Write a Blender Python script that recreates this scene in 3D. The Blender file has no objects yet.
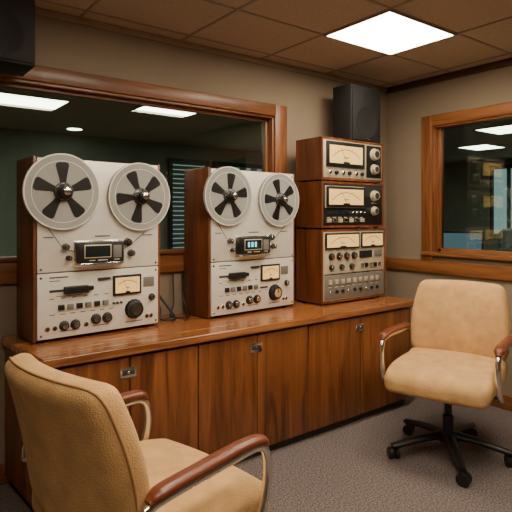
import bpy, bmesh, math, random
from mathutils import Vector, Matrix
random.seed(4)
S=bpy.context.scene

# ------------------------------------------------------------ materials
def newmat(name):
    m=bpy.data.materials.new(name); m.use_nodes=True
    nt=m.node_tree; b=nt.nodes['Principled BSDF']
    return m,nt,b
def plain(name,col,rough=.5,metal=0,bump=0,bscale=200,emis=None,es=0,coat=0,var=0.08,vscale=6):
    m,nt,b=newmat(name)
    tc=nt.nodes.new('ShaderNodeTexCoord')
    n=nt.nodes.new('ShaderNodeTexNoise'); n.inputs['Scale'].default_value=vscale; n.inputs['Detail'].default_value=4
    nt.links.new(tc.outputs['Object'],n.inputs['Vector'])
    r=nt.nodes.new('ShaderNodeValToRGB')
    r.color_ramp.elements[0].position=.3; r.color_ramp.elements[1].position=.7
    r.color_ramp.elements[0].color=(*[c*(1-var) for c in col],1); r.color_ramp.elements[1].color=(*[min(1,c*(1+var)) for c in col],1)
    nt.links.new(n.outputs['Fac'],r.inputs[0]); nt.links.new(r.outputs[0],b.inputs['Base Color'])
    b.inputs['Roughness'].default_value=rough; b.inputs['Metallic'].default_value=metal
    b.inputs['Coat Weight'].default_value=coat
    if emis: b.inputs['Emission Color'].default_value=(*emis,1); b.inputs['Emission Strength'].default_value=es
    if bump:
        n2=nt.nodes.new('ShaderNodeTexNoise'); n2.inputs['Scale'].default_value=bscale; n2.inputs['Detail'].default_value=3
        nt.links.new(tc.outputs['Object'],n2.inputs['Vector'])
        bp=nt.nodes.new('ShaderNodeBump'); bp.inputs['Strength'].default_value=bump; bp.inputs['Distance'].default_value=.004
        nt.links.new(n2.outputs['Fac'],bp.inputs['Height']); nt.links.new(bp.outputs[0],b.inputs['Normal'])
    return m
def wood(name,c1,c2,c3,scale,rough=.35,coat=.15):
    m,nt,b=newmat(name)
    tc=nt.nodes.new('ShaderNodeTexCoord'); mp=nt.nodes.new('ShaderNodeMapping'); mp.inputs['Scale'].default_value=scale
    nt.links.new(tc.outputs['Object'],mp.inputs[0])
    n=nt.nodes.new('ShaderNodeTexNoise'); n.inputs['Scale'].default_value=1; n.inputs['Detail'].default_value=8; n.inputs['Roughness'].default_value=.62; n.inputs['Distortion'].default_value=.9
    nt.links.new(mp.outputs[0],n.inputs['Vector'])
    r=nt.nodes.new('ShaderNodeValToRGB'); e=r.color_ramp.elements
    e[0].position=.33; e[0].color=(*c1,1); e[1].position=.68; e[1].color=(*c3,1)
    x=e.new(.5); x.color=(*c2,1)
    nt.links.new(n.outputs['Fac'],r.inputs[0]); nt.links.new(r.outputs[0],b.inputs['Base Color'])
    b.inputs['Roughness'].default_value=rough; b.inputs['Coat Weight'].default_value=coat; b.inputs['Coat Roughness'].default_value=.25
    return m
W1,W2,W3=(.080,.022,.006),(.19,.060,.016),(.30,.105,.030)
M={}
M['wood_v']=wood('walnut_vertical',W1,W2,W3,(16,16,1.3))
M['wood_h']=wood('walnut_horizontal',(.16,.052,.015),(.30,.108,.033),(.42,.17,.054),(1.6,22,22),.25,.4)
M['wood_side']=wood('walnut_case',(.075,.021,.008),(.165,.050,.016),(.25,.082,.027),(18,18,1.6),.4)
M['trim_x']=wood('trim_wood_x',(.12,.038,.012),(.20,.070,.022),(.28,.104,.034),(1.5,25,25),.4)
M['trim_y']=wood('trim_wood_y',(.16,.054,.016),(.26,.095,.029),(.36,.14,.044),(25,1.5,25),.4)
M['trim_z']=wood('trim_wood_z',(.13,.042,.013),(.225,.080,.025),(.31,.118,.038),(25,25,1.5),.4)
M['wall']=plain('wall_paint',(.265,.203,.143),.85,bump=.3,bscale=260,var=.05,vscale=3)
M['wall_off']=plain('office_wall',(.30,.33,.27),.9,var=.05)
M['ceil']=plain('ceiling_tile',(.54,.43,.33),.95,bump=.6,bscale=150,var=.10,vscale=90)
M['tbar']=plain('ceiling_tbar',(.36,.28,.21),.6)
M['silver']=plain('brushed_aluminium',(.80,.76,.68),.36,.25,var=.03,vscale=30)
M['silver2']=plain('champagne_plate',(.60,.51,.37),.40,.3,var=.03)
M['greyp']=plain('grey_panel',(.20,.185,.165),.5,.2)
M['chrome']=plain('chrome',(.88,.85,.80),.12,1,var=.01)
M['black']=plain('black_plastic',(.010,.010,.011),.4)
M['blackm']=plain('black_matte',(.008,.008,.009),.75,bump=.3,bscale=300)
M['dark']=plain('dark_grey',(.04,.038,.035),.5)
M['rdark']=plain('reel_window_dark',(.016,.015,.014),.35)
M['print']=plain('panel_print',(.07,.06,.055),.6)
M['leather']=plain('brown_leather',(.15,.036,.015),.30,bump=.2,bscale=120)
M['tan']=plain('tan_upholstery',(.56,.320,.128),.85,bump=.7,bscale=240,var=.16,vscale=13)
M['tan'].node_tree.nodes['Principled BSDF'].inputs['Sheen Weight'].default_value=.2
M['tan'].node_tree.nodes['Principled BSDF'].inputs['Sheen Tint'].default_value=(1,.8,.5,1)
M['tape']=plain('magnetic_tape',(.10,.085,.075),.35)
M['amber']=plain('meter_face',(.66,.45,.17),.5,emis=(1,.58,.17),es=.75,var=.04)
M['cyan']=plain('display_cyan',(.05,.3,.35),.3,emis=(.25,.85,1.0),es=1.3)
M['displ']=plain('display_off',(.015,.02,.022),.12)
M['light']=plain('lamp_diffuser',(1,1,1),.5,emis=(1,.86,.65),es=27,var=0)
M['light_off']=plain('lamp_diffuser_office',(1,1,1),.5,emis=(1,.97,.88),es=12,var=0)
M['dayl']=plain('dusk_window_pane',(.1,.13,.14),.8,emis=(.40,.58,.62),es=.75,var=.25,vscale=2)
M['screen']=plain('monitor_screen',(.02,.03,.04),.2,emis=(.30,.45,.60),es=.40)
M['blue']=plain('blue_fabric',(.05,.14,.30),.8)
M['blind']=plain('blind_slats',(.20,.21,.19),.7)
M['desk']=plain('desk_laminate',(.25,.2,.15),.5)
# carpet
m,nt,b=newmat('carpet'); tc=nt.nodes.new('ShaderNodeTexCoord')
n=nt.nodes.new('ShaderNodeTexNoise'); n.inputs['Scale'].default_value=110; n.inputs['Detail'].default_value=5
v=nt.nodes.new('ShaderNodeTexVoronoi'); v.inputs['Scale'].default_value=190
r=nt.nodes.new('ShaderNodeValToRGB'); r.color_ramp.elements[0].position=.38; r.color_ramp.elements[1].position=.62
r.color_ramp.elements[0].color=(.078,.062,.060,1); r.color_ramp.elements[1].color=(.215,.175,.17,1)
nt.links.new(tc.outputs['Object'],n.inputs['Vector']); nt.links.new(tc.outputs['Object'],v.inputs['Vector'])
nt.links.new(n.outputs['Fac'],r.inputs[0]); nt.links.new(r.outputs[0],b.inputs['Base Color']); b.inputs['Roughness'].default_value=1
bp=nt.nodes.new('ShaderNodeBump'); bp.inputs['Strength'].default_value=.6; bp.inputs['Distance'].default_value=.005
nt.links.new(v.outputs['Distance'],bp.inputs['Height']); nt.links.new(bp.outputs[0],b.inputs['Normal'])
M['carpet']=m
# glass
def glassm(name,tint,k=1.0,rough=0.0):
    m=bpy.data.materials.new(name); m.use_nodes=True; nt=m.node_tree; nt.nodes.clear()
    o=nt.nodes.new('ShaderNodeOutputMaterial'); t=nt.nodes.new('ShaderNodeBsdfTransparent'); g=nt.nodes.new('ShaderNodeBsdfGlossy')
    t.inputs[0].default_value=(*tint,1); g.inputs['Roughness'].default_value=rough; g.inputs[0].default_value=(k,k,k,1)
    f=nt.nodes.new('ShaderNodeFresnel'); f.inputs[0].default_value=1.55
    mx=nt.nodes.new('ShaderNodeMixShader'); nt.links.new(f.outputs[0],mx.inputs[0]); nt.links.new(t.outputs[0],mx.inputs[1]); nt.links.new(g.outputs[0],mx.inputs[2])
    nt.links.new(mx.outputs[0],o.inputs[0]); return m
M['glass']=glassm('window_glass',(.76,.84,.77))
# translucent reel plastic
m=bpy.data.materials.new('reel_plastic'); m.use_nodes=True; nt=m.node_tree; b=nt.nodes['Principled BSDF']
b.inputs['Base Color'].default_value=(.66,.65,.62,1); b.inputs['Roughness'].default_value=.2; b.inputs['Alpha'].default_value=.6; b.inputs['Metallic'].default_value=.3; b.inputs['Coat Weight'].default_value=.6
M['reel']=m

# ------------------------------------------------------------ geometry helpers
def fin(bm,name,mat,parent,smooth=True,ang=40):
    bmesh.ops.recalc_face_normals(bm,faces=bm.faces)
    me=bpy.data.meshes.new(name); bm.to_mesh(me); bm.free()
    me.materials.append(M[mat] if isinstance(mat,str) else mat)
    if smooth:
        for p in me.polygons: p.use_smooth=True
        try: me.set_sharp_from_angle(angle=math.radians(ang))
        except Exception: pass
    o=bpy.data.objects.new(name,me); S.collection.objects.link(o)
    if parent: o.parent=parent
    return o
def empty(name,loc=(0,0,0),rz=0):
    e=bpy.data.objects.new(name,None); e.location=loc; e.rotation_euler=(0,0,rz); e.empty_display_size=.1
    S.collection.objects.link(e); return e
def addbox(bm,lo,hi):
    x0,y0,z0=lo; x1,y1,z1=hi
    v=[bm.verts.new(p) for p in((x0,y0,z0),(x1,y0,z0),(x1,y1,z0),(x0,y1,z0),(x0,y0,z1),(x1,y0,z1),(x1,y1,z1),(x0,y1,z1))]
    for f in((0,3,2,1),(4,5,6,7),(0,1,5,4),(1,2,6,5),(2,3,7,6),(3,0,4,7)): bm.faces.new([v[i] for i in f])
def box(name,lo,hi,mat,parent=None,bev=.003,seg=2):
    bm=bmesh.new(); addbox(bm,lo,hi)
    if bev:
        s=min(hi[i]-lo[i] for i in range(3)); bv=min(bev,s*.45)
        bmesh.ops.bevel(bm,geom=bm.edges[:],offset=bv,segments=seg,affect='EDGES',profile=.5)
    return fin(bm,name,mat,parent)
def boxes(name,lst,mat,parent=None,bev=0):
    bm=bmesh.new()
    for lo,hi in lst: addbox(bm,lo,hi)
    if bev: bmesh.ops.bevel(bm,geom=bm.edges[:],offset=bev,segments=2,affect='EDGES')
    return fin(bm,name,mat,parent)
def lathe(name,c,prof,axis,mat,parent,seg=32,knurl=0):
    """prof: list of (radius, distance along axis) ; axis vector"""
    ax=Vector(axis).normalized(); q=Vector((0,0,1)).rotation_difference(ax).to_matrix(); c=Vector(c)
    bm=bmesh.new(); rings=[]
    for r,h in prof:
        ring=[]
        for i in range(seg):
            a=2*math.pi*i/seg; rr=r*(1-knurl*(i%2))
            ring.append(bm.verts.new(c+q@Vector((rr*math.cos(a),rr*math.sin(a),h))))
        rings.append(ring)
    for a,b_ in zip(rings,rings[1:]):
        for i in range(seg): bm.faces.new((a[i],a[(i+1)%seg],b_[(i+1)%seg],b_[i]))
    bm.faces.new(rings[0]); bm.faces.new(rings[-1])
    return fin(bm,name,mat,parent)
def cyl(name,c,r,h,axis,mat,parent,seg=32,knurl=0):
    b_=min(r,h)*.15
    return lathe(name,c,[(r,0),(r,h-b_),(r-b_,h)],axis,mat,parent,seg,knurl)
def catmull(pts,n=8):
    P=[Vector(p) for p in pts]; P=[2*P[0]-P[1]]+P+[2*P[-1]-P[-2]]; out=[]
    for i in range(1,len(P)-2):
        for k in range(n):
            t=k/n; a,b_,c,d=P[i-1],P[i],P[i+1],P[i+2]
            out.append(.5*((2*b_)+(c-a)*t+(2*a-5*b_+4*c-d)*t*t+(3*b_-a-3*c+d)*t**3))
    out.append(P[-2]); return out
def tube(name,pts,r,mat,parent,n=8,seg=12,flat=1.0,rfun=None):
    P=catmull(pts,n) if n>1 else [Vector(p) for p in pts]
    bm=bmesh.new(); rings=[]; N=None
    for i,p in enumerate(P):
        t=(P[min(i+1,len(P)-1)]-P[max(i-1,0)]).normalized()
        if N is None:
            N=t.orthogonal().normalized()
            if abs(t.z)<.8: N=(Vector((0,0,1))-t*t.z).normalized()
        N=(N-t*N.dot(t)).normalized(); B=t.cross(N)
        rr=r if not rfun else r*rfun(i/(len(P)-1))
        rings.append([bm.verts.new(p+N*math.cos(a)*rr*flat+B*math.sin(a)*rr) for a in[2*math.pi*k/seg for k in range(seg)]])
    for a,b_ in zip(rings,rings[1:]):
        for i in range(seg): bm.faces.new((a[i],a[(i+1)%seg],b_[(i+1)%seg],b_[i]))
    bm.faces.new(rings[0]); bm.faces.new(rings[-1])
    return fin(bm,name,mat,parent,ang=60)
def cushion(name,half,r,mat,parent,fn=None,n=22):
    bm=bmesh.new(); bmesh.ops.create_cube(bm,size=2)
    bmesh.ops.subdivide_edges(bm,edges=bm.edges[:],cuts=n,use_grid_fill=True)
    H=Vector(half)
    for v in bm.verts:
        p=Vector([math.sin(c*math.pi/2) for c in v.co]); w=Vector([p[i]*H[i] for i in range(3)])
        q=Vector([max(-(H[i]-r),min(H[i]-r,w[i])) for i in range(3)])
        d=w-q
        if d.length>1e-9: w=q+d.normalized()*r
        if fn: w=fn(w,H)
        v.co=w
    return fin(bm,name,mat,parent,ang=180)
def prism(name,pts,z0,z1,mat,parent,bev=0):
    bm=bmesh.new(); a=[bm.verts.new((*p,z0)) for p in pts]; b_=[bm.verts.new((*p,z1)) for p in pts]; n=len(pts)
    bm.faces.new(a); bm.faces.new(b_)
    for i in range(n): bm.faces.new((a[i],a[(i+1)%n],b_[(i+1)%n],b_[i]))
    if bev: bmesh.ops.bevel(bm,geom=bm.edges[:],offset=bev,segments=3,affect='EDGES')
    return fin(bm,name,mat,parent)

# ------------------------------------------------------------ room
XL,XR,YF,YB,CH=-1.6,3.6,-2.2,2.88,2.45
EX,EY=10.0,7.2
box('floor',(XL-.1,YF-.1,-.1),(EX,EY,0),'carpet',bev=0)
box('ceiling',(XL-.1,YF-.1,CH),(EX,EY,CH+.1),'ceil',bev=0)
# back wall with window opening
wx0,wx1,wz0,wz1=-.6,2.34,1.13,2.06
boxes('wall_back',[((XL,YB,0),(XR+.1,YB+.1,wz0)),((XL,YB,wz1),(XR+.1,YB+.1,CH)),((XL,YB,wz0),(wx0,YB+.1,wz1)),((wx1,YB,wz0),(XR+.1,YB+.1,wz1))],'wall')
ry0,ry1,rz0,rz1=.2,2.42,1.07,2.06
boxes('wall_right',[((XR,YF,0),(XR+.1,YB,rz0)),((XR,YF,rz1),(XR+.1,YB,CH)),((XR,YF,rz0),(XR+.1,ry0,rz1)),((XR,ry1,rz0),(XR+.1,YB,rz1))],'wall')
box('wall_left',(XL-.1,YF,0),(XL,EY,CH),'wall',bev=0)
box('wall_front',(XL,YF-.1,0),(EX,YF,CH),'wall',bev=0)
box('wall_office_far',(XL,EY-.1,0),(EX,EY,CH),'wall_off',bev=0)
box('wall_office_east',(EX-.1,YF,0),(EX,EY-.1,CH),'wall_off',bev=0)
# window frames
w=empty('window_1')
f=.10
box('frame_top',(wx0-f,YB-.025,wz1),(wx1+f,YB,wz1+.085),'trim_x',w,.006)
box('frame_bottom',(wx0-f,YB-.03,wz0-.12),(wx1+f,YB,wz0),'trim_x',w,.006)
box('sill',(wx0-f,YB-.05,wz0-.005),(wx1+f,YB+.02,wz0+.018),'trim_x',w,.006)
box('frame_right',(wx1,YB-.0252,wz0),(wx1+f+.01,YB,wz1+.085),'trim_z',w,.006)
box('frame_left',(wx0-f,YB-.0252,wz0),(wx0,YB,wz1+.085),'trim_z',w,.006)
box('jamb_right',(wx1-.015,YB-.01,wz0),(wx1+.001,YB+.11,wz1),'trim_z',w,.002)
box('jamb_top',(wx0,YB-.01,wz1-.015),(wx1,YB+.11,wz1+.001),'trim_x',w,.002)
box('stop_right',(wx1-.04,YB+.035,wz0),(wx1-.014,YB+.07,wz1),'trim_z',w,.002)
box('stop_top',(wx0,YB+.035,wz1-.035),(wx1-.014,YB+.07,wz1-.014),'trim_x',w,.002)
box('glass_pane',(wx0,YB+.048,wz0),(wx1-.03,YB+.054,wz1-.03),'glass',w,0)
w=empty('window_2')
box('frame_top',(XR-.025,ry0-f,rz1),(XR,ry1+f,rz1+.085),'trim_y',w,.006)
box('frame_left',(XR-.0252,ry1,rz0-.07),(XR,ry1+f,rz1+.085),'trim_z',w,.006)
box('frame_right',(XR-.0252,ry0-f,rz0-.07),(XR,ry0,rz1+.085),'trim_z',w,.006)
box('sill',(XR-.04,ry0-f,rz0-.03),(XR+.02,ry1+f,rz0),'trim_y',w,.006)
box('jamb_left',(XR-.01,ry1-.015,rz0),(XR+.11,ry1+.001,rz1),'trim_z',w,.002)
box('jamb_top',(XR-.01,ry0,rz1-.015),(XR+.11,ry1,rz1+.001),'trim_y',w,.002)
box('stop_left',(XR+.035,ry1-.04,rz0),(XR+.07,ry1-.014,rz1),'trim_z',w,.002)
box('stop_bottom',(XR+.035,ry0,rz0),(XR+.07,ry1-.014,rz0+.03),'trim_y',w,.002)
box('glass_pane',(XR+.048,ry0,rz0),(XR+.054,ry1-.03,rz1),'glass',w,0)
box('trim_1',(XR-.022,YF,.90),(XR,YB,1.0),'trim_y',None,.006)      # chair rail right wall
box('trim_2',(XR-.02,YF,CH-.05),(XR,YB,CH),plain('crown_dark',(.08,.04,.02),.6),None,.004)
box('trim_3',(XL,YB-.02,CH-.035),(XR-.02,YB,CH),M['tbar'],None,.004)
box('trim_4',(2.47,YB-.022,.90),(XR-.022,YB,1.0),'trim_x',None,.006)
box('baseboard_right',(XR-.02,YF,0),(XR,YB-.02,.10),'trim_y',None,.005)
box('baseboard_back',(XL,YB-.02,0),(XR,YB,.10),'trim_x',None,.005)
# ceiling grid
px,py=.63,.50
gx=[2.22+px*k for k in range(-6,12)]; gy=[1.755+py*k for k in range(-7,11)]
L=[]
for x in gx:
    if XL<x<XR: L.append(((x-.008,YF,CH-.005),(x+.008,YB-.02,CH)))
for y in gy:
    if YF<y<YB: L.append(((XL,y-.008,CH-.004),(XR-.02,y+.008,CH)))
boxes('trim_5',L,'tbar')
def lightp(name,x,y,mat,wd=px,dp=py):
    e=empty(name,(x,y,CH))
    boxes('housing',[((0,0,-.012),(wd,.014,0)),((0,dp-.014,-.012),(wd,dp,0)),((0,.014,-.012),(.014,dp-.014,0)),((wd-.014,.014,-.012),(wd,dp-.014,0))],'tbar',e)
    box('diffuser',(.014,.014,-.009),(wd-.014,dp-.014,-.001),mat,e,0)
for i,j in((2.22,1.755),(.96,1.255),(2.22,.755),(.96,.255),(-.30,.255)):  # only the first is in frame; others are added for light and glass reflections
    lightp('ceiling_light_panel',i,j,'light')
for x,y in((2.22,4.505),(.96,5.005),(6.2,3.1),(7.6,4.2),(6.0,.6),(-.9,3.9),(4.6,5.2)):  # last three are unseen, added to brighten the office
    lightp('office_ceiling_light',x,y,'light_off')
e=empty('recessed_downlight',(2.14,6.6,CH)); lathe('lens',(0,0,-.012),[(.09,0),(.09,.01)],(0,0,1),'light_off',e,24)
lathe('rim',(0,0,-.010),[(.12,0),(.12,.009)],(0,0,1),'tbar',e,24)
# office window with blinds
def blindwin(name,axis,a0,a1,z0,z1,pos,step=.12,horiz=False,fr=.62):
    e=empty(name)
    def bx(nm,p0,p1,q0,q1,zz0,zz1,mat):
        if axis=='x': return box(nm,(p0,q0,zz0),(p1,q1,zz1),mat,e,0)
        return box(nm,(q0,p0,zz0),(q1,p1,zz1),mat,e,0)
    bx('pane',a0,a1,pos-.02,pos-.01,z0,z1,'dayl')
    bx('head',a0-.05,a1+.05,pos-.08,pos,z1,z1+.07,'dark'); bx('sill',a0-.05,a1+.05,pos-.08,pos,z0-.05,z0,'dark')
    bx('mullion_1',a0-.05,a0,pos-.08,pos,z0,z1,'dark'); bx('mullion_2',a1,a1+.05,pos-.08,pos,z0,z1,'dark')
    L=[]
    if horiz:
        z=z0
        while z<z1:
            if axis=='x': L.append(((a0,pos-.06,z),(a1,pos-.05,min(z1,z+step*fr))))
            else: L.append(((pos-.06,a0,z),(pos-.05,a1,min(z1,z+step*fr))))
            z+=step
    else:
        a=a0
        while a<a1:
            wdt=min(step*fr,a1-a)
            if axis=='x': L.append(((a,pos-.06,z0),(a+wdt,pos-.05,z1)))
            else: L.append(((pos-.06,a,z0),(pos-.05,a+wdt,z1)))
            a+=step
    boxes('slats',L,'blind',e)
blindwin('window_3','x',3.75,4.35,.8,2.15,EY-.1,.07,True,.80)
blindwin('window_4','x',4.55,5.7,.8,2.15,EY-.1,.23,False,.55)
blindwin('window_5','y',3.9,5.3,1.0,2.25,EX-.1,.35,False,.22)
# office desk + monitors + chair
e=empty('office_desk',(4.55,2.5,0))
box('top',(0,0,.71),(.8,1.5,.75),'desk',e,.005)
for i,(x,y) in enumerate(((.03,.03),(.72,.03),(.03,1.42),(.72,1.42))): box('leg_%d'%(i+1),(x,y,0),(x+.05,y+.05,.71),'dark',e,.004)
def monitor(x,y,rz):
    e=empty('computer_monitor',(x,y,.75),rz)
    box('bezel',(-.27,-.02,.10),(.27,.02,.44),'black',e,.006); box('screen',(-.25,-.024,.12),(.25,-.019,.42),'screen',e,0)
    box('neck',(-.03,.0,.01),(.03,.03,.2),'black',e,.004); box('foot',(-.12,-.08,0),(.12,.1,.015),'black',e,.004)
monitor(5.0,3.10,-.95)
def officechair(x,y,rz):
    e=empty('blue_desk_chair',(x,y,0),rz)
    cushion('backrest',(.05,.24,.31),.045,'blue',e,lambda w,H:Vector((w.x-.22+.05*(w.y/H.y)**2,w.y*(1-.15*(w.z/H.z)**2),w.z+.94)),12)
    cushion('seat',(.25,.25,.045),.04,'blue',e,lambda w,H:Vector((w.x,w.y,w.z+.48)),12)
    tube('spine',[(0,0,.43),(-.2,0,.43),(-.27,0,.55),(-.27,0,.8)],.02,'black',e,6,10)
    lathe('column',(0,0,.08),[(.03,0),(.03,.36)],(0,0,1),'black',e,16)
    for k in range(5):
        a=2*math.pi*k/5; tube('base_leg_%d'%(k+1),[(0,0,.10),(math.cos(a)*.15,math.sin(a)*.15,.09),(math.cos(a)*.3,math.sin(a)*.3,.06)],.02,'black',e,4,8)
        cyl('caster_%d'%(k+1),(math.cos(a)*.3-.01,math.sin(a)*.3,.028),.028,.02,(1,0,0),'black',e,16)
officechair(4.30,2.12,.9)
e=empty('desk',(4.2,5.6,0)); box('top',(0,0,.71),(1.8,.7,.75),'desk',e,.005)
for i,x in enumerate((.02,1.73)): box('leg_%d'%(i+1),(x,.02,0),(x+.05,.68,.71),'dark',e,.004)
monitor(4.7,5.95,0); monitor(5.5,5.95,0)

# ------------------------------------------------------------ counter
e=empty('wooden_counter_cabinet',(.604,2.274,0))
Lc=2.555; Dc=.585
sl=-.045
prism('countertop',[(0,0),(Lc,0),(Lc,Dc),(sl,Dc)],.708,.75,'wood_h',e,.006)
prism('carcass',[(.018,.045),(Lc-.02,.045),(Lc-.02,Dc),(sl+.018,Dc)],.05,.708,'wood_side',e,0)
prism('toe_kick',[(.04,.060),(Lc-.05,.060),(Lc-.05,Dc),(.0,Dc)],0,.052,'dark',e,0)
seams=[.015,.40,.77,1.15,1.535,2.0,Lc-.02]
for i in range(6):
    o=box('door_panel_%d'%(i+1),(seams[i]+.003,.024,.055),(seams[i+1]-.003,.045,.695),'wood_v',e,.003)
for i,x in enumerate((.40,1.15,2.0)):
    box('pull_plate_%d'%(i+1),(x-.050,.0195,.60),(x+.03,.0245,.65),'chrome',e,.002)
    box('pull_slot_%d'%(i+1),(x-.040,.0175,.613),(x+.02,.0200,.637),'dark',e,.001)
    cyl('lock_%d'%(i+1),(x-.01,.018,.625),.007,.003,(0,-1,0),'chrome',e,16)

# ------------------------------------------------------------ small panel parts
def knob(e,x,z,r,y=0,mat='black',h=.018,cap=True):
    lathe('knob',(x,y,z),[(r*1.15,0),(r*1.15,h*.15),(r,h*.2),(r*.92,h*.9),(r*.8,h)],(0,-1,0),mat,e,28,.05)
    if cap:
        cyl('knob_cap',(x,y-h,z),r*.62,.0015,(0,-1,0),'chrome' if mat=='black' else 'dark',e,24)
        box('knob_mark',(x-r*.06,y-h-.003,z),(x+r*.06,y-h-.001,z+r*.6),'black',e,0)
def meter(e,x0,z0,x1,z1,y=0,bez=.007,mat='amber'):
    box('meter_bezel',(x0,y-.010,z0),(x1,y,z1),'black',e,.002)
    a,b_,c,d=x0+bez,x1-bez,z0+bez,z1-bez
    box('meter_face',(a,y-.0115,c),(b_,y-.0095,d),mat,e,0)
    cx=(a+b_)/2; w=b_-a; h=d-c; R=w*.60
    top=c+h*.80; cz=top-R; bm=bmesh.new(); th=max(.0022,h*.035)
    sp=math.asin(min(.95,(w*.40)/R)); n=24
    # limit arc so it stays above the bottom
    while cz+math.cos(sp)*R<c+h*.18 and sp>.3: sp-=.03
    for k in range(n):
        t0=-sp+2*sp*k/n; t1=-sp+2*sp*(k+1)/n
        vs=[bm.verts.new((cx+math.sin(t)*q,y-.0120,cz+math.cos(t)*q)) for t,q in((t0,R-th),(t1,R-th),(t1,R),(t0,R))]
        bm.faces.new(vs)
    for k in range(11):
        t=-sp+2*sp*k/10; hw=th*.35; L_=h*(.13 if k%2 else .08)
        vs=[bm.verts.new((cx+math.sin(t)*q+s*hw,y-.0120,min(d-.001,cz+math.cos(t)*q))) for q,s in((R-.001,-1),(R-.001,1),(R+L_,1),(R+L_,-1))]
        bm.faces.new(vs)
    # needle from pivot at bottom centre
    t=-sp*.35; tip=(cx+math.sin(t)*R*1.04,cz+math.cos(t)*R*1.04); piv=(cx+w*.02,c+.001)
    dx,dz=tip[0]-piv[0],tip[1]-piv[1]; l=math.hypot(dx,dz); nx,nz=-dz/l*th*.38,dx/l*th*.38
    vs=[bm.verts.new((p[0]+s*nx,y-.0124,p[1]+s*nz)) for p,s in((piv,-1),(piv,1),(tip,1),(tip,-1))]
    bm.faces.new(vs)
    # pivot hood and legend
    for (p,q,r_,s_) in((cx-w*.10,c,cx+w*.10,c+h*.10),(cx-w*.07,c+h*.30,cx+w*.07,c+h*.35)):
        vs=[bm.verts.new(v) for v in((p,y-.0122,q),(r_,y-.0122,q),(r_,y-.0122,s_),(p,y-.0122,s_))]; bm.faces.new(vs)
    fin(bm,'meter_scale','black',e,False)
def labels(e,lst,y,mat='print'):
    boxes('printed_labels',[((x,y-.0006,z),(x+w,y,z+h)) for x,z,w,h in lst],mat,e)

# ------------------------------------------------------------ tape deck
M['tapeg']=plain('tape_pack_grey',(.36,.34,.315),.3,var=.03)
def reel(e,x,z,R,rot,k):
    y=-.012
    cyl('reel_table_%d'%k,(x,y+.004,z),.05,.006,(0,-1,0),'dark',e)
    lathe('reel_back_flange_%d'%k,(x,-.015,z),[(R,0),(R,.0025)],(0,-1,0),'reel',e,64)
    lathe('tape_pack_%d'%k,(x,-.0178,z),[(R*(.78 if k==1 else .62),0),(R*(.78 if k==1 else .62),.012)],(0,-1,0),'tapeg',e,48)
    lathe('reel_front_flange_%d'%k,(x,-.031,z),[(R,0),(R,.0025)],(0,-1,0),'reel',e,64)
    bm=bmesh.new()   # rim ring
    n=64
    for i in range(n):
        a0,a1=2*math.pi*i/n,2*math.pi*(i+1)/n
        for ra,rb in((R*.965,R*1.0),(R*.80,R*.81)):
            vs=[bm.verts.new((x+math.cos(a)*q,-.0341,z+math.sin(a)*q)) for a,q in((a0,ra),(a1,ra),(a1,rb),(a0,rb))]; bm.faces.new(vs)
    fin(bm,'reel_rim_%d'%k,'silver',e)
    bm=bmesh.new()
    for i in range(5):
        a=rot+2*math.pi*i/5; ca,sa=math.cos(a),math.sin(a)
        out=[]
        for q,wd in((.20,.075),(.36,.10),(.55,.145),(.68,.175),(.74,.16),(.77,.10)): out.append((q*R,wd*R))
        pts=[(q,-wd) for q,wd in out]+[(q,wd) for q,wd in reversed(out)]
        lo=[bm.verts.new((x+q*ca-t*sa,-.0338,z+q*sa+t*ca)) for q,t in pts]; hi=[bm.verts.new((x+q*ca-t*sa,-.0352,z+q*sa+t*ca)) for q,t in pts]
        bm.faces.new(lo); bm.faces.new(hi)
        for j in range(len(pts)): bm.faces.new((lo[j],lo[(j+1)%len(pts)],hi[(j+1)%len(pts)],hi[j]))
    fin(bm,'reel_windows_%d'%k,'rdark',e,False)
    lathe('hub_%d'%k,(x,-.033,z),[(R*.25,0),(R*.25,.004),(R*.21,.008)],(0,-1,0),'rdark',e)
    lathe('spindle_lock_%d'%k,(x,-.041,z),[(R*.22,0),(R*.22,.016),(R*.16,.022),(R*.16,.040),(R*.12,.045)],(0,-1,0),'black',e,24,.08)
    lathe('spindle_cap_%d'%k,(x,-.086,z),[(R*.095,0),(R*.095,.006),(R*.05,.010)],(0,-1,0),'chrome',e,20)
    lathe('spindle_ring_%d'%k,(x,-.044,z),[(R*.235,0),(R*.235,.003)],(0,-1,0),'chrome',e,32)
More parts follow.
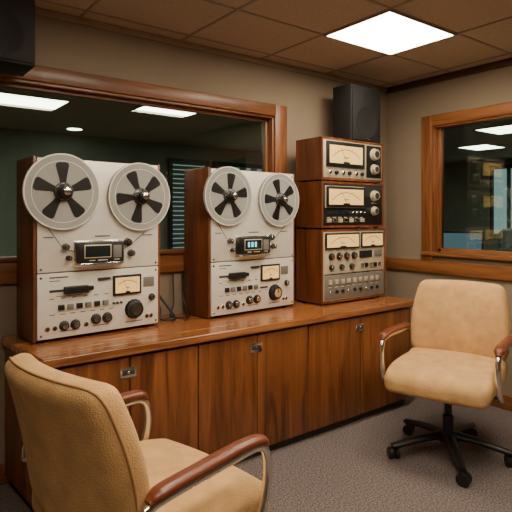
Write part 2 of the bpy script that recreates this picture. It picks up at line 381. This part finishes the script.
def deck(loc,rz,W,rots,lit,RR=.184):
    e=empty('reel_to_reel_tape_deck',loc,rz); H=.885; D=.258
    box('case',(.0,.004,.012),(W,D,H),'wood_side',e,.004)
    box('side_panel_left',(-.014,-.004,.006),(.001,D,H+.004),'wood_side',e,.004)
    box('side_panel_right',(W-.001,-.004,.006),(W+.012,D,H+.004),'wood_side',e,.004)
    for i,(x,y) in enumerate(((.04,.04),(W-.04,.04),(.04,D-.04),(W-.04,D-.04))): cyl('foot_%d'%(i+1),(x,y,0),.016,.014,(0,0,1),'black',e,16)
    box('transport_plate',(.004,-.010,.335),(W-.004,.006,H-.004),'silver',e,.003)
    box('electronics_plate',(.004,-.010,.018),(W-.004,.006,.329),'silver',e,.003)
    y=-.010
    for i,(x,z) in enumerate(((.02,.86),(W-.02,.86),(.02,.35),(W-.02,.35),(.02,.31),(W-.02,.31),(.02,.035),(W-.02,.035))):
        cyl('screw',(x,y,z),.006,.002,(0,-1,0),'chrome',e,12)
    reel(e,.118,.722,RR,rots[0],1); reel(e,.528,.708,RR-.004,rots[1],2)
    # head block
    box('head_block_base',(.175,-.018,.352),(.43,-.009,.482),'chrome',e,.004)
    box('head_block',(.185,-.062,.372),(.42,-.016,.476),'black',e,.006)
    box('head_cover_lip',(.19,-.066,.362),(.415,-.02,.373),'chrome',e,.003)
    box('head_window',(.215,-.065,.402),(.345,-.0615,.458),'displ',e,.002)
    box('head_window_frame',(.210,-.0635,.397),(.350,-.0612,.463),'silver2',e,.001)
    if lit:
        boxes('display_digits',[((.235+i*.027,-.0658,.416),(.250+i*.027,-.0649,.446)) for i in range(3)],'cyan',e)
    box('head_strip',(.36,-.0645,.395),(.405,-.0615,.458),'greyp',e,.002)
    labels(e,[(.235,.384,.03,.004),(.28,.384,.05,.004),(.365,.384,.03,.004)],-.0625,'silver')
    for i,(x,z,r) in enumerate(((.135,.455,.014),(.46,.468,.017),(.48,.41,.015),(.15,.40,.011))):
        cyl('guide_base_%d'%i,(x,y,z),r*1.3,.004,(0,-1,0),'chrome',e,20); cyl('guide_roller_%d'%i,(x,y-.004,z),r,.028,(0,-1,0),'black' if i%2 else 'dark',e,20)
        cyl('guide_cap_%d'%i,(x,y-.032,z),r*.6,.004,(0,-1,0),'chrome',e,16)
    tube('tape_path_left',[(.0,-.026,.62),(.12,-.026,.447),(.185,-.026,.43)],.0018,'tape',e,1,6)
    tube('tape_path_right',[(.42,-.026,.43),(.475,-.026,.452),(.65,-.026,.60)],.0018,'tape',e,1,6)
    # lever + slot
    box('lever_slot',(.06,-.013,.238),(.135,-.009,.250),'dark',e,.001)
    box('transport_lever',(.125,-.040,.226),(.245,-.012,.264),'black',e,.006)
    box('lever_tab',(.235,-.034,.236),(.272,-.012,.258),'black',e,.004)
    box('latch_tab',(.30,-.024,.282),(.365,-.009,.292),'black',e,.003)
    # meter and panel
    meter(e,.380,.192,.540,.296,y,.012)
    box('nameplate',(.555,-.012,.222),(.62,-.009,.275),'greyp',e,.002)
    knob(e,.500,.112,.046,y,'black',.034)
    knob(e,.605,.165,.017,y,'black',.016)
    for i,x in enumerate((.13,.185)): knob(e,x,.072,.022,y,'black',.020)
    for i,x in enumerate((.29,.350)): knob(e,x,.085,.024,y,'black',.020)
    for i in range(6):
        x=.10+i*.045
        box('push_button_%d'%(i+1),(x,-.022,.150),(x+.030,-.009,.176),'greyp' if i%2 else 'black',e,.003)
    for i,x in enumerate((.385,.405,.425)): cyl('toggle_%d'%i,(x,y,.155),.006,.014,(0,-1,0),'dark',e,12)
    for i,x in enumerate((.05,.085,.240,.60,.575)): cyl('jack_%d'%i,(x,y,.065),.012,.005,(0,-1,0),'chrome',e,18); cyl('jack_hole_%d'%i,(x,y-.005,.065),.007,.001,(0,-1,0),'black',e,12)
    lb=[]
    for i in range(8): lb.append((.06+i*.055,.205-.0*i,.022,.004))
    for i in range(7): lb.append((.06+i*.05,.128,.026,.004))
    lb+=[(.06,.305,.09,.007),(.06,.32-.03,.05,.004),(.45,.045,.10,.004),(.27,.05,.09,.003),(.11,.045,.1,.003),(.03,.50,.05,.005),(.55,.50,.06,.005),(.285,.50,.08,.006),(.56,.86,.05,.006),(.09,.215,.13,.003)]
    labels(e,[l for l in lb if not(.37<l[0]<.54 and .19<l[1]<.3)],y)
    return e
deck((.654,2.578,.75),math.radians(3.0),.650,(.35,.75),False)
deck((1.620,2.580,.75),math.radians(3.0),.675,(.2,.6),True,.176)

# ------------------------------------------------------------ rack stack
def unit(name,loc,W,D,H,plate):
    e=empty(name,loc)
    t=.014
    boxes('wood_case',[((0,0,0),(t,D,H)),((W-t,0,0),(W,D,H)),((t,0,H-t),(W-t,D,H)),((t,0,0),(W-t,D,t))],'wood_side',e)
    box('chassis',(t,.012,t),(W-t,D-.004,H-t),'dark',e,0)
    box('faceplate',(t+.002,.002,t+.002),(W-t-.002,.014,H-t-.002),plate,e,.002)
    return e
zc=.75
W=.655
e=unit('audio_level_processor',(2.45,2.50,zc+.012),W,.26,.50,'silver2')
for i,(x,y) in enumerate(((.04,.04),(W-.04,.04),(.04,.22),(W-.04,.22))): cyl('foot_%d'%i,(x,y,-.012),.016,.014,(0,0,1),'black',e,16)
y=.002
meter(e,.03,.365,.365,.475,y,.012); meter(e,.385,.365,.625,.475,y,.012)
box('lower_panel',(.024,-.002,.022),(W-.024,.004,.185),'greyp',e,.003)
box('mid_strip',(.024,-.001,.190),(W-.024,.003,.197),'black',e,.001)
for i in range(4): knob(e,.09+i*.075,.315,.023,y,'black',.02)
for i in range(3): knob(e,.09+i*.1,.24,.019,y,'black',.018)
box('display',(.37,-.006,.295),(.50,.002,.345),'displ',e,.002); box('display_2',(.53,-.006,.30),(.61,.002,.345),'greyp',e,.002)
for i in range(5): box('button_%d'%i,(.38+i*.047,-.010,.225),(.41+i*.047,.002,.255),'black' if i%2 else 'chrome',e,.003)
for i in range(9): box('slider_%d'%i,(.06+i*.060,-.012,.125),(.09+i*.060,-.001,.158),'silver2',e,.003)
for i in range(9): cyl('trim_knob_%d'%i,(.075+i*.060,-.002,.075),.011,.014,(0,-1,0),'black' if i%3 else 'chrome',e,16)
labels(e,[(.06+i*.060,.105,.03,.004) for i in range(9)],-.0022,'silver')
labels(e,[(.06+i*.075,.352,.05,.004) for i in range(4)]+[(.07+i*.1,.212,.05,.004) for i in range(3)],y)
z2=zc+.012+.50
W=.635
e=unit('broadcast_monitor_receiver',(2.45,2.50,z2+.012),W,.26,.315,'black')
for i,(x,y) in enumerate(((.04,.04),(W-.04,.04),(.04,.22),(W-.04,.22))): cyl('foot_%d'%i,(x,y,-.012),.016,.014,(0,0,1),'black',e,16)
y=.002
box('meter_surround',(.03,-.004,.135),(.42,.004,.285),'silver2',e,.003)
meter(e,.036,.139,.414,.281,-.004,.018)
knob(e,.53,.225,.036,y,'silver2',.03); knob(e,.53,.115,.030,y,'silver2',.026)
box('display',(.04,-.004,.085),(.25,.002,.118),'displ',e,.002)
for i in range(7): box('button_%d'%i,(.045+i*.055,-.010,.035),(.085+i*.055,.002,.062),'chrome' if i%2 else 'silver2',e,.003)
for i in range(4): cyl('small_knob_%d'%i,(.30+i*.04,y,.10),.012,.014,(0,-1,0),'chrome',e,16)
labels(e,[(.05+i*.055,.068,.03,.004) for i in range(7)]+[(.58,.22,.02,.004),(.50,.17,.06,.004)],y,'silver')
z3=z2+.012+.315
W=.63
e=unit('audio_test_meter',(2.45,2.50,z3+.010),W,.26,.288,'silver2')
for i,(x,y) in enumerate(((.04,.04),(W-.04,.04),(.04,.22),(W-.04,.22))): cyl('foot_%d'%i,(x,y,-.010),.016,.012,(0,0,1),'black',e,16)
y=.002
meter(e,.04,.090,.42,.264,y,.026)
box('knob_panel',(.445,-.002,.03),(.605,.003,.262),'black',e,.003)
knob(e,.525,.200,.040,-.002,'silver2',.03); knob(e,.525,.092,.034,-.002,'silver2',.028)
for i in range(6): cyl('small_knob_%d'%i,(.07+i*.065,y,.052),.014,.016,(0,-1,0),'black' if i%2 else 'chrome',e,16)
labels(e,[(.055+i*.065,.074,.03,.004) for i in range(6)],y)
z4=z3+.010+.288
def speaker(name,loc,rz,W,D,H):
    e=empty(name,loc,rz)
    box('cabinet',(0,0,0),(W,D,H),'blackm',e,.008)
    box('grille',(.012,-.010,.012),(W-.012,.001,H-.012),'blackm',e,.006)
    r=W*.36
    lathe('woofer_ring',(W/2,-.010,H*.36),[(r,0),(r,.003),(r*.9,.004),(r*.85,.001)],(0,-1,0),'blackm',e,40)
    lathe('tweeter',(W/2,-.010,H*.80),[(r*.38,0),(r*.36,.003),(r*.15,.004)],(0,-1,0),'blackm',e,32)
    box('badge',(W/2-.02,-.0125,.022),(W/2+.02,-.009,.030),'chrome',e,.001)
    return e
speaker('monitor_speaker',(2.775,2.54,z4),0,.325,.18,.415)
s=speaker('wall_speaker',(.32,2.585,2.06),0,.335,.23,.37)
box('wall_bracket',(.12,.229,.14),(.19,.300,.22),'dark',s,.003)

# cables on counter
e=empty('audio_cable',(1.46,2.74,.76))
def off(l): return [(x-1.46,y-2.74,z-.76) for x,y,z in l]
tube('cable_1',off([(1.37,2.845,1.05),(1.40,2.81,.90),(1.47,2.74,.770),(1.42,2.66,.766),(1.36,2.70,.766),(1.40,2.78,.81),(1.36,2.82,.95)]),.007,'black',e,10,8)
tube('cable_2',off([(1.52,2.845,1.0),(1.50,2.80,.83),(1.44,2.72,.768),(1.50,2.66,.766),(1.56,2.72,.766),(1.57,2.80,.84),(1.58,2.84,1.0)]),.006,'black',e,10,8)

# ------------------------------------------------------------ office chairs
M['piping']=plain('tan_piping',(.40,.215,.085),.8)
def chair(loc,rz):
    e=empty('office_armchair',loc,rz)
    # seat
    def sf(w,H):
        u,v_=w.x/H.x,w.y/H.y
        x=w.x*math.sqrt(max(0,1-.13*v_*v_)); y_=w.y*math.sqrt(max(0,1-.13*u*u))
        z=w.z+(.016*(1-u*u)*(1-v_*v_) if w.z>0 else 0)
        if u>.3: z-=.035*((u-.3)/.7)**2
        if u<-.6: z+=.01
        return Vector((x+.030,y_,z+.472))
    cushion('seat',(.295,.288,.055),.045,'tan',e,sf)
    cushion('seat_pan',(.235,.235,.014),.012,'black',e,lambda w,H:Vector((w.x,w.y,w.z+.406)))
    # back
    tilt=math.radians(13)
    def bf(w,H,off=0,bul=.014):
        u,v_=w.y/H.y,w.z/H.z
        y_=w.y*math.sqrt(max(0,1-.17*v_*v_))*(1-.05*v_); z=w.z*math.sqrt(max(0,1-.15*u*u))
        x=w.x+.045*u*u+(bul*(1-u*u)*(1-v_*v_) if w.x>0 else -bul*.6*(1-u*u)*(1-v_*v_))
        x+= -.02*v_*v_
        x+=off
        X=x*math.cos(tilt)-z*math.sin(tilt); Z=x*math.sin(tilt)+z*math.cos(tilt)
        return Vector((X-.272,y_,Z+.728))
    cushion('backrest',(.045,.278,.235),.040,'tan',e,bf)
    # piping on the back cushion edge
    def ring(off,nm):
        pts=[]
        H=Vector((.045,.278,.235))
        for k in range(65):
            a=2*math.pi*k/64; c,s_=math.cos(a),math.sin(a)
            m_=max(abs(c),abs(s_)); qy,qz=c/m_,s_/m_
            w=Vector((0,qy*(H.y-.001),qz*(H.z-.001)))
            yy,zz=abs(w.y)-(H.y-.04),abs(w.z)-(H.z-.04)
            if yy>0 and zz>0:
                l=math.hypot(yy,zz); w.y=math.copysign(H.y-.04+yy/l*.04,w.y); w.z=math.copysign(H.z-.04+zz/l*.04,w.z)
            pts.append(bf(w,H,off,0))
        tube(nm,pts,.0045,'piping',e,2,8)
    ring(-.018,'piping_rear')
    # back support bar
    tube('back_support',[(-.10,0,.404),(-.20,0,.404),(-.252,0,.425),(-.252,0,.50),(-.260,0,.56)],.022,'black',e,8,12,.45)
    # arms
    for sgn,nm in((1,'left'),(-1,'right')):
        Y=.302*sgn
        tube('arm_frame_'+nm,[(.02,.17*sgn,.404),(.06,.25*sgn,.400),(.12,Y-.006*sgn,.405),(.195,Y,.44),(.235,Y,.54),(.235,Y,.615),(.205,Y,.655),(.13,Y,.662),(-.05,Y,.655),(-.18,Y,.648),(-.230,Y*.985,.63),(-.252,Y*.88,.60)],.0145,'chrome',e,8,14)
        tube('arm_pad_'+nm,[(.228,Y,.656),(.195,Y,.678),(.10,Y,.684),(-.05,Y,.677),(-.17,Y,.670),(-.215,Y,.655)],.027,'leather',e,8,16,.62,lambda t:min(1,.55+3*min(t,1-t)))
    # column + base
    lathe('mechanism',(0,0,.31),[(.03,0),(.06,.03),(.09,.055),(.09,.090)],(0,0,1),'black',e,24)
    lathe('gas_column',(0,0,.09),[(.030,0),(.030,.14),(.021,.145),(.021,.24)],(0,0,1),'black',e,24)
    lathe('hub',(0,0,.075),[(.04,0),(.056,.01),(.058,.05),(.04,.07)],(0,0,1),'black',e,24)
    for k in range(5):
        a=math.radians(26)+2*math.pi*k/5; c,s_=math.cos(a),math.sin(a)
        tube('base_leg_%d'%(k+1),[(c*.03,s_*.03,.118),(c*.16,s_*.16,.106),(c*.30,s_*.30,.080),(c*.335,s_*.335,.076)],.035,'black',e,6,12,.62,lambda t:1-.38*t)
        cyl('caster_stem_%d'%(k+1),(c*.325,s_*.325,.045),.010,.032,(0,0,1),'black',e,12)
        b_=a+1.0+k*.9; cx,cy=c*.325+math.cos(b_)*.012,s_*.325+math.sin(b_)*.012; ax=(-math.sin(b_),math.cos(b_),0)
        for q,o in((1,.005),(2,-.029)):
            cyl('caster_wheel_%d_%d'%(k+1,q),(cx+ax[0]*o,cy+ax[1]*o,.032),.032,.024,ax,'black',e,24)
        cyl('caster_axle_%d'%(k+1),(cx-ax[0]*.008,cy-ax[1]*.008,.04),.013,.016,ax,'dark',e,12)
    return e
chair((.708,1.508,0),math.radians(11.4))
chair((2.650,1.69,0),math.radians(198))

# ------------------------------------------------------------ world + camera
w=bpy.data.worlds.new('World'); S.world=w; w.use_nodes=True
w.node_tree.nodes['Background'].inputs[0].default_value=(.5,.45,.4,1); w.node_tree.nodes['Background'].inputs[1].default_value=.05
cam=bpy.data.cameras.new('Camera'); co=bpy.data.objects.new('Camera',cam); S.collection.objects.link(co)
co.location=(0,0,1.36); co.rotation_euler=(math.pi/2,0,-math.radians(37.2))
cam.sensor_width=36; cam.lens=520/512*36; cam.shift_y=-41/512; cam.clip_start=.02
S.camera=co
